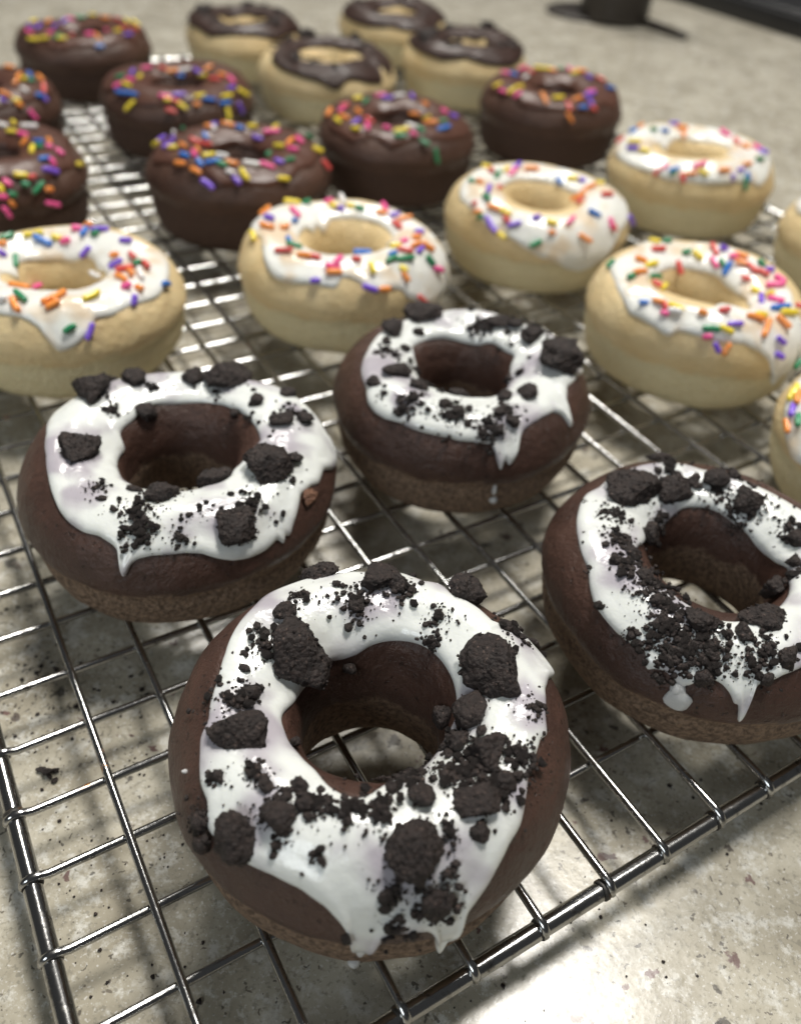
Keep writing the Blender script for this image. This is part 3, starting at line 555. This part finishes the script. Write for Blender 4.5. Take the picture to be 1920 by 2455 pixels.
def cake_mesh(sh, nth, nt, mat):
    V, F = [], []
    for i in range(nth):
        th = 2 * pi * i / nth
        for j in range(nt + 1):
            p, nn = sh.at(th, j / nt)
            q = p * 90 + Vector((sh.k * 3.1, 0, 0))
            d = noise.noise(q) * .0005 + noise.noise(q * 3.1) * .00018
            if j in (0, nt): d = 0
            t = j / nt
            if .74 < t < .82: d -= .0003 * (1 + noise.noise(Vector((cos(th) * 4, sin(th) * 4, sh.k))))
            V.append(p + nn * d)
    for i in range(nth):
        i2 = (i + 1) % nth
        for j in range(nt):
            F.append((i * (nt + 1) + j, i * (nt + 1) + j + 1, i2 * (nt + 1) + j + 1, i2 * (nt + 1) + j)[::-1])
        F.append((i * (nt + 1) + nt, i * (nt + 1), i2 * (nt + 1), i2 * (nt + 1) + nt)[::-1])
    return mesh_from("cake", V, F, mat)

def smooth_loop(L, nth, rad):
    ext = [(x - 360, y) for x, y in L] + list(L) + [(x + 360, y) for x, y in L]
    raw = [interp(ext, 360.0 * i / nth) for i in range(nth)]
    if rad <= 0: return raw
    w = [math.exp(-(j / rad) ** 2) for j in range(-3 * int(rad + 1), 3 * int(rad + 1) + 1)]; o = len(w) // 2; sw = sum(w)
    return [sum(raw[(i + j - o) % nth] * w[j] for j in range(len(w))) / sw for i in range(nth)]

def icing_mesh(sh, inn, out, nth, nu, thick, mat, edge=.0013):
    ti = smooth_loop([(a, t / 1000) for a, t in inn], nth, nth / 75)
    to = smooth_loop([(a, t / 1000) for a, t in out], nth, nth / 330)
    V, F = [], []
    for i in range(nth):
        th = 2 * pi * i / nth; a, b = ti[i], to[i]; w = (b - a) * sh.plen * sh.R
        e = min(edge, w * .5)
        for j in range(nu + 1):
            u = .5 - .5 * cos(pi * j / nu); u = .55 * u + .45 * j / nu
            t = a + (b - a) * u
            dd = min(u, 1 - u) * w
            x = min(1.0, dd / e); f = sqrt(max(0.0, 1 - (1 - x) ** 2))
            rim = math.exp(-((dd - .0022) / .0016) ** 2)
            q = Vector((cos(th) * 2.2, sin(th) * 2.2, t * 9 + sh.k * 5))
            nz = noise.noise(q); nz2 = noise.noise(q * 2.7)
            h = f * thick * (.85 + .38 * rim + .45 * nz + .22 * nz2) - .00012
            p, _ = sh.at(th, t, max(h, -.00012) + .0001)
            V.append(p)
    m_ = nu + 1
    for i in range(nth):
        i2 = (i + 1) % nth
        for j in range(nu):
            F.append((i * m_ + j, i2 * m_ + j, i2 * m_ + j + 1, i * m_ + j + 1))
    return mesh_from("icing", V, F, mat)

def frame_at(sh, th, t, off=0.0):
    p, n_ = sh.at(th, t, off)
    et = Vector((-sin(th), cos(th), 0)); es = n_.cross(et) * -1
    p2, _ = sh.at(th, t + .01, off)
    if (p2 - p).dot(es) < 0: es = -es
    return p, n_, et, es

# ------------------------------------------------------------------ cookie pieces
def chunk_mesh(seed, sub, sx=1.0, sy=1.0, sz=1.0, grains=0, mat=None):
    r = random.Random(seed); bm = bmesh.new(); bmesh.ops.create_icosphere(bm, subdivisions=sub, radius=1)
    off = Vector((r.uniform(-50, 50), r.uniform(-50, 50), r.uniform(-50, 50)))
    planes = []
    for _ in range(r.randint(6, 9)):
        d = Vector((r.gauss(0, 1), r.gauss(0, 1), r.gauss(0, 1))).normalized(); planes.append((d, r.uniform(.50, .85)))
    for v_ in bm.verts:
        d = v_.co.normalized(); rad = 1.0 + .30 * noise.noise(d * 1.4 + off)
        for pd, pc in planes:
            x = d.dot(pd)
            if x > 0: rad = min(rad, pc / x)
        rad *= 1 + .10 * noise.noise(d * 3.3 + off) + .09 * noise.noise(d * 7.5 + off) + (.08 * noise.noise(d * 15 + off) if sub > 2 else 0) + (.06 * noise.noise(d * 30 + off) if sub > 3 else 0)
        v_.co = d * rad
    me_v = [v_.co.copy() for v_ in bm.verts]; me_f = [tuple(v_.index for v_ in f.verts) for f in bm.faces]; bm.free()
    V = [Vector((c.x * sx, c.y * sy, c.z * sz)) for c in me_v]; F = list(me_f)
    gs = min(sx, sy)
    for _ in range(grains):                       # loose grains clinging to the broken faces
        c = V[r.randrange(len(me_v))]; g = min(gs * r.uniform(.025, .075), .00034); b0 = len(V)
        c = Vector((c.x, c.y, c.z)) * r.uniform(.93, 1.06)
        for q in ICO0_V: V.append(c + Vector((q.x * r.uniform(.6, 1.3), q.y * r.uniform(.6, 1.3), q.z * r.uniform(.6, 1.2))) * g)
        F += [(x + b0, y + b0, z + b0) for x, y, z in ICO0_F]
    return mesh_from("cookie_chunk", V, F, mat or M['cookie'])
def ico(sub):
    b_ = bmesh.new(); bmesh.ops.create_icosphere(b_, subdivisions=sub, radius=1)
    v2 = [v_.co.copy() for v_ in b_.verts]; f2 = [tuple(v_.index for v_ in f.verts) for f in b_.faces]; b_.free()
    return v2, f2
ICO0_V, ICO0_F = ico(1); ICO_V, ICO_F = ico(1)
CRUMB = []
for i in range(8):
    me = chunk_mesh(900 + i, 1); me.name = "cookie_crumb"; CRUMB.append(me)
CAMV = Vector((0, 0, H))

def basis(x, y, z, p, sx=1, sy=1, sz=1):
    mm = Matrix((x * sx, y * sy, z * sz)).transposed().to_4x4(); mm.translation = p; return mm

def add_chunks(root, sh, L, seed, par):
    r = random.Random(seed)
    loc = root.location
    for i, (a, t, w, h) in enumerate(L):
        th = radians(a); t /= 1000; w /= 1000; h /= 1000
        small = min(w, h)
        p, n_, et, es = frame_at(sh, th, t)
        view = (CAMV - (loc + p)).normalized()
        ex = right - n_ * right.dot(n_); ex.normalize(); ey = n_.cross(ex)
        fs = max(.45, abs(view.dot(n_)))
        sy = min(h / fs, h * 1.2, w * 1.1) * .50; sx = w * .50; sz = min(.27 * small + .0004, .0036) * r.uniform(.9, 1.15)
        if small < .0016:
            me = CRUMB[r.randrange(8)]; nm = "cookie_crumb"
        else:
            me = chunk_mesh(seed * 100 + i, 4 if w > .007 else 3 if w > .003 else 2, sx, sy, sz, int(20 + w * 9000)); nm = "cookie_chunk"
        o = link(nm, me, par)
        tw = r.uniform(-.35, .35); e1 = ex * cos(tw) + ey * sin(tw); e2 = n_.cross(e1)
        tilt = r.uniform(-.22, .22); n2 = (n_ * cos(tilt) + e2 * sin(tilt)).normalized(); e2 = n2.cross(e1)
        k_ = (sx, sy, sz) if nm == "cookie_crumb" else (1, 1, 1)
        o.matrix_local = basis(e1, e2, n2, p + n_ * (sz * .42 + .0005), *k_)

def add_crumbs(root, sh, clusters, seed, dens=10.0, indiv=120):
    r = random.Random(seed); V, F = [], []; big = []
    for a, t, rad, cnt in clusters:
        th0 = radians(a); t0 = t / 1000; rad /= 1000
        pr = sh.prof(t0).x * sh.R
        for _ in range(int(cnt * dens)):
            g = abs(r.gauss(0, .55)) * (1.5 if r.random() < .3 else 1); q = r.uniform(0, 2 * pi)
            th = th0 + rad * g * cos(q) / pr; tt = t0 + rad * g * sin(q) / (sh.plen * sh.R)
            if tt > .80: continue
            s = min(.0011, .00008 + (r.expovariate(1 / .00030) if r.random() < .45 else r.expovariate(1 / .00009)))
            p, n_, et, es = frame_at(sh, th, tt, .0008)
            big.append((s, p, n_, et, es))
    big.sort(key=lambda x: -x[0])
    for i, (s, p, n_, et, es) in enumerate(big):
        q = r.uniform(0, 2 * pi); e1 = et * cos(q) + es * sin(q); e2 = n_.cross(e1)
        if i < indiv:
            o = link("cookie_crumb", CRUMB[r.randrange(8)], root)
            o.matrix_local = basis(e1, e2, n_, p + n_ * s * .5, s * r.uniform(.8, 1.3), s * r.uniform(.8, 1.2), s * r.uniform(.6, 1))
        else:
            b0 = len(V); kx, ky, kz = s * r.uniform(.7, 1.3), s * r.uniform(.7, 1.2), s * r.uniform(.6, 1.0)
            for v_ in ICO_V:
                j = r.uniform(.65, 1.25); V.append(p + n_ * s * .4 + (e1 * v_.x * kx + e2 * v_.y * ky + n_ * v_.z * kz) * j)
            F += [(x + b0, y + b0, z + b0) for x, y, z in ICO_F]
    if V:
        o = link("crumbs", mesh_from("crumbs", V, F, M['cookie']), root); o["kind"] = "stuff"

# ------------------------------------------------------------------ sprinkles
SPM = {}
def sprinkle_mesh(ln, col, bend):
    key = (ln, col, bend)
    if key in SPM: return SPM[key]
    rad = .00098; half = ln / 2 - rad; pts, rr = [], []
    for x, k in ((-1, .45), (-.75, .80), (-.35, .97)): pts.append((-half + x * rad, 0, 0)); rr.append(rad * k)
    for u in (-.5, 0, .5): pts.append((2 * half * u * .96, 0, 0)); rr.append(rad)
    for x, k in ((.35, .97), (.75, .80), (1, .45)): pts.append((half + x * rad, 0, 0)); rr.append(rad * k)
    pts = [(x, bend * (x / ln) ** 2 * ln, z) for x, y, z in pts]
    V, F = tube(pts, rr, 8)
    SPM[key] = mesh_from("sprinkle", V, F, M['sp_' + col]); return SPM[key]
def add_sprinkles(root, sh, L, seed, lift):
    r = random.Random(seed)
    for a, t, hd, ln, col in L:
        ln = min((3.4, 4.6, 5.6, 6.6), key=lambda x: abs(x - ln)) / 1000
        p, n_, et, es = frame_at(sh, radians(a), t / 1000, lift + .0006)
        q = radians(hd); x = et * cos(q) + es * sin(q); tl = r.uniform(-.18, .18)
        if ln < .004: tl = r.uniform(-.6, .6)
        x = (x * cos(tl) + n_ * sin(tl)).normalized(); y = n_.cross(x).normalized(); z = x.cross(y)
        o = link("sprinkle", sprinkle_mesh(ln, col, r.choice((0, 0, .25, -.3))), root)
        q = r.uniform(.92, 1.14); o.matrix_local = basis(x, y, z, p, q * r.uniform(.9, 1.05), q, q)

def wave(base, amp, seed, n=24):
    r = random.Random(seed); return [(i * 360 / n, base + r.uniform(-amp, amp)) for i in range(n)]

DONUTS = {1: (-0.0112, 0.5639, 0.2343, 1.1348), 2: (-0.3568, 1.0308, 0.2508, 0.9298), 3: (0.0945, 1.3293, 0.2430, 0.9925), 4: (0.4628, 0.8931, 0.2470, 0.9285), 5: (-0.7425, 1.5758, 0.2470, 0.9666), 6: (-0.1785, 1.8388, 0.2454, 0.9933), 7: (0.2932, 2.2191, 0.2478, 0.9726), 8: (0.7968, 2.6594, 0.2525, 1.0103), 9: (0.6235, 1.7408, 0.2470, 1.0149), 10: (1.2102, 2.2357, 0.2470, 1.0000), 11: (0.9288, 1.2834, 0.2470, 1.0000), 12: (-0.5196, 2.3198, 0.2489, 1.0060), 13: (-1.1429, 2.1659, 0.2470, 1.0000), 14: (-1.4074, 2.6902, 0.2470, 1.0000), 15: (-0.8514, 2.9441, 0.2548, 0.9351), 16: (-1.3381, 3.4631, 0.2462, 0.9850), 17: (-0.1119, 2.7176, 0.2463, 1.0205), 18: (0.4071, 3.1679, 0.2493, 1.0498), 19: (-0.4141, 3.4192, 0.2593, 0.9319), 20: (-0.8106, 3.8531, 0.2400, 1.0234), 21: (-0.2172, 4.2999, 0.2470, 0.9522), 22: (0.1056, 3.7501, 0.2522, 1.0144)}

LABEL = {
 1: "nearest chocolate donut, white icing dripping at its front and many dark cookie chunks",
 2: "white-iced chocolate donut at left, behind the nearest one, with a brown flake in its icing",
 3: "white-iced chocolate donut in the middle of the rack, long thin drip running down its front",
 4: "white-iced chocolate donut cut off by the right edge, with a round icing blob",
 5: "sprinkled white-iced vanilla donut cut off by the left edge, pointed icing drip at its front",
 6: "sprinkled white-iced vanilla donut directly behind the middle cookie-topped chocolate donut",
 7: "sprinkled vanilla donut whose white icing slides down its right front, left of the farthest one",
 8: "farthest sprinkled white-iced vanilla donut, beside the bare countertop at right",
 9: "sprinkled vanilla donut at right with a long white icing drip down its right side",
 10: "vanilla donut cut to a sliver at the right edge, upper of two there",
 11: "iced vanilla donut cut to a sliver at the right edge, above the cookie-topped one",
 12: "sprinkled chocolate-glazed donut just behind two iced vanilla donuts, nearest whole one of its kind",
 13: "sprinkled chocolate-glazed donut cut off by the left edge, lower of two there",
 14: "sprinkled chocolate-glazed donut cut off by the left edge, upper of two there",
 15: "sprinkled chocolate-glazed donut on the left, right behind the nearest whole sprinkled chocolate one",
 16: "sprinkled chocolate-glazed donut farthest back in the upper left corner",
 17: "sprinkled chocolate-glazed donut in front of the dark-topped vanilla donuts, near the middle",
 18: "sprinkled chocolate-glazed donut at the right side of the rack, behind the iced vanilla pair",
 19: "vanilla donut with dark glaze running down its front, nearest of the four dark-topped ones",
 20: "dark-topped vanilla donut at the back, leftmost of the four",
 21: "dark-topped vanilla donut cut by the top edge, farthest of the four",
 22: "dark-topped vanilla donut at the back, rightmost of the four",
}
GROUP = {1: "white-iced chocolate donuts with cookie crumbs", 5: "white-iced vanilla donuts with sprinkles", 12: "chocolate-glazed donuts with sprinkles", 19: "vanilla donuts with dark glaze and cookie"}
Z0 = .00128
for k, (x, y, R, hs) in DONUTS.items():
    T = TRACED.get(k, {}); sh = Shape(k, R, hs)
    kind = 1 if k <= 4 else 5 if k <= 11 else 12 if k <= 18 else 19
    root = thing("donut", LABEL[k], "donut", Vector((x * H, y * H, Z0)), GROUP[kind])
    hero = k <= 4
    link("cake", cake_mesh(sh, 144 if hero else 72, 96 if hero else 56, M['choc'] if kind == 1 else M['choc_even'] if kind == 12 else M['vanilla']), root)
    lift = .0009
    if kind == 1:
        ic = link("icing", icing_mesh(sh, T['inn'], T['out'], 900, 34, .00085, M['icing_c']), root)
        add_chunks(root, sh, T['ch'], k, ic)
        add_crumbs(ic, sh, T['cl'], k + 40)
    elif kind == 5:
        if k in (10, 11):
            inn = wave(370, 15, k)
            out = wave(600, 25, k) if k == 10 else [(0, 600), (60, 590), (120, 600), (150, 640), (175, 700), (195, 760), (210, 720), (230, 640), (270, 600), (330, 620)]
            r_ = random.Random(k)
            sp = [(r_.uniform(0, 360), int(r_.uniform(420, 590)), r_.randint(-90, 90), r_.uniform(4, 6.6), r_.choice('yokrgbpw')) for _ in range(30)]
            if k == 11: sp += EDGE_SPRINKLES
        else: inn, out, sp = T['inn'], T['out'], T['sp']
        ic = link("icing", icing_mesh(sh, inn, out, 480, 24, .0008, M['icing_v']), root)
        add_sprinkles(ic, sh, sp, k, lift)
    elif kind == 12:
        ic = link("glaze", icing_mesh(sh, wave(340, 15, k), wave(630, 30, k + 9), 240, 20, .0010, M['glaze'], .0020), root)
        sp = list(T['sp']); r_ = random.Random(k)
        if k in (13, 14): sp += [(r_.uniform(95, 265), int(r_.uniform(430, 590)), r_.randint(-90, 90), 5.6, r_.choice('yokrgbpw')) for _ in range(14)]
        add_sprinkles(ic, sh, sp, k, lift + .0002)
    else:
        inn = T['inn'] if 'inn' in T else wave(365, 18, k)
        out = T['out'] if 'out' in T else wave(645, 34, k + 3, 16)
        ic = link("glaze", icing_mesh(sh, inn, out, 240, 20, .0014, M['dark_glaze'], .0018), root)
        r_ = random.Random(k)
        ch = [(r_.uniform(0, 360), int(r_.uniform(470, 560)), r_.uniform(4, 7.5), r_.uniform(3, 6)) for _ in range(10)]
        if k == 19: ch += [(118, 540, 11, 12), (60, 530, 9, 8)]
        if k == 20: ch += [(185, 500, 12, 9), (270, 400, 5, 12), (95, 520, 10, 7)]
        if k == 22: ch += [(205, 500, 13, 10), (60, 530, 12, 8)]
        add_chunks(root, sh, ch, k, ic)
        add_crumbs(ic, sh, [(r_.uniform(0, 360), int(r_.uniform(440, 580)), 7, 10) for _ in range(26)], k, 6.0, 30)
    if k == 2:      # torn flakes of cake skin
        for a, t, s_ in ((341, 640, .0034), (187, 770, .0026)):
            p, n_, et, es = frame_at(sh, radians(a), t / 1000, .0006)
            o = link("cake_flake", chunk_mesh(77 + int(a), 3, s_, s_ * .7, .0007, 0, M['flake']), root); o.data.name = "cake_flake"
            o.matrix_local = basis(et, es, n_, p)
    if k in DROPS:
        for a, t, sx, sy in DROPS[k]:
            p, n_, et, es = frame_at(sh, radians(a), t / 1000, .0002)
            bm = bmesh.new(); bmesh.ops.create_uvsphere(bm, u_segments=20, v_segments=12, radius=1)
            for v_ in bm.verts: v_.co += v_.co * .18 * noise.noise(v_.co * 1.2 + Vector((a, t, 0)))
            o = link("icing_drop", bm_mesh("icing_drop", bm, M['icing_c']), root)
            o.matrix_local = basis(et, es, n_, p, sx, sy, .0010)

# ------------------------------------------------------------------ crumbs fallen on the counter
r_ = random.Random(12); V, F = [], []
for cx, cy, sr, cnt in FALLEN:
    for _ in range(int(cnt * 2.5)):
        px, py = cx + r_.gauss(0, sr), cy + r_.gauss(0, sr); s = min(.0008, .00007 + r_.expovariate(1 / .00014)); b0 = len(V)
        for v_ in ICO_V:
            j = r_.uniform(.6, 1.3); V.append((px + v_.x * s * j, py + v_.y * s * j, ZC + s * .5 + v_.z * s * .5 * min(j, 1)))
        F += [(x + b0, y + b0, z + b0) for x, y, z in ICO_F]
o = link("fallen_crumbs", mesh_from("fallen_crumbs", V, F, M['cookie'])); o["kind"] = "stuff"
tag(o, "fine dark cookie crumbs scattered on the stone under the rack", "crumbs")
bc = thing("fallen_crumb", "largest dark cookie crumb lying on the stone counter at left", "crumb", (BIGCRUMB[0], BIGCRUMB[1], ZC))
for i, (dx, dy, s) in enumerate(((0, 0, .0016), (.0017, .0006, .0011), (-.0016, .0004, .0011), (.0008, -.0010, .0009))):
    o = link("piece", chunk_mesh(60 + i, 2, s, s * .8, s * .7, 25), bc); o.location = (dx, dy, s * .55)

# ------------------------------------------------------------------ things behind the rack
def lathe(prof, seg=48):
    V, F = [], []; n_ = len(prof)
    for i in range(seg):
        q = 2 * pi * i / seg
        for r, z in prof: V.append((r * cos(q), r * sin(q), z))
    for i in range(seg):
        i2 = (i + 1) % seg
        for j in range(n_ - 1): F.append((i * n_ + j, i2 * n_ + j, i2 * n_ + j + 1, i * n_ + j + 1))
    return V, F
cn = thing("canister", "black round canister with a thin dark disc and bar at its foot, at the top edge of the picture", "canister", (0.170, 0.962, ZC))
V, F = lathe([(0, .0), (.030, .0), (.033, .002), (.034, .006), (.034, .10), (.0335, .102), (.034, .104), (.034, .125), (.031, .129), (0, .130)]); part("body", V, F, M['dark'], cn)
V, F = lathe([(0, .0), (.042, .0), (.0435, .001), (.0435, .002), (.042, .0032), (0, .0033)]); o = part("base", [(x_ - .022, y_ + .022, z_) for x_, y_, z_ in V], F, M['dark'], cn)  # thin dark disc under the body, set off to one side
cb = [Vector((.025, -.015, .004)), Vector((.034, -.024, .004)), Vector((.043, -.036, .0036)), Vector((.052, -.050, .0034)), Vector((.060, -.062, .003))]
V, F = tube(cb, [.004, .004, .0036, .0034, .0028]); part("dark_bar", V, F, M['dark'], cn)  # tapered dark bar lying on the counter beside the body

p0, p1 = Vector((0.259, 1.098, 0)), Vector((0.353, 0.943, 0))
d = (p1 - p0).normalized(); nrm = Vector((-d.y, d.x, 0))
ap = thing("stove", "black appliance edge in the upper right corner beyond the counter", "stove", p0 + d * .05 + Vector((0, 0, ZC)))
ap.rotation_euler = (0, 0, math.atan2(d.y, d.x))
link("body", bm_mesh("body", rounded_box(-.45, .45, .004, .60, 0, .022, .004), M['black']), ap)
link("trim", bm_mesh("trim", rounded_box(-.45, .45, -.002, .003, 0, .018, .0012), M['black']), ap)
for gx in (-.2, .15):
    for gy in (.2, .45):
        V, F = lathe([(.055, .0225), (.06, .028), (.068, .030), (.075, .028), (.08, .0225)], 32)
        part("burner_ring", [(x_ + gx, y_ + gy, z_) for x_, y_, z_ in V], F, M['black'], ap)
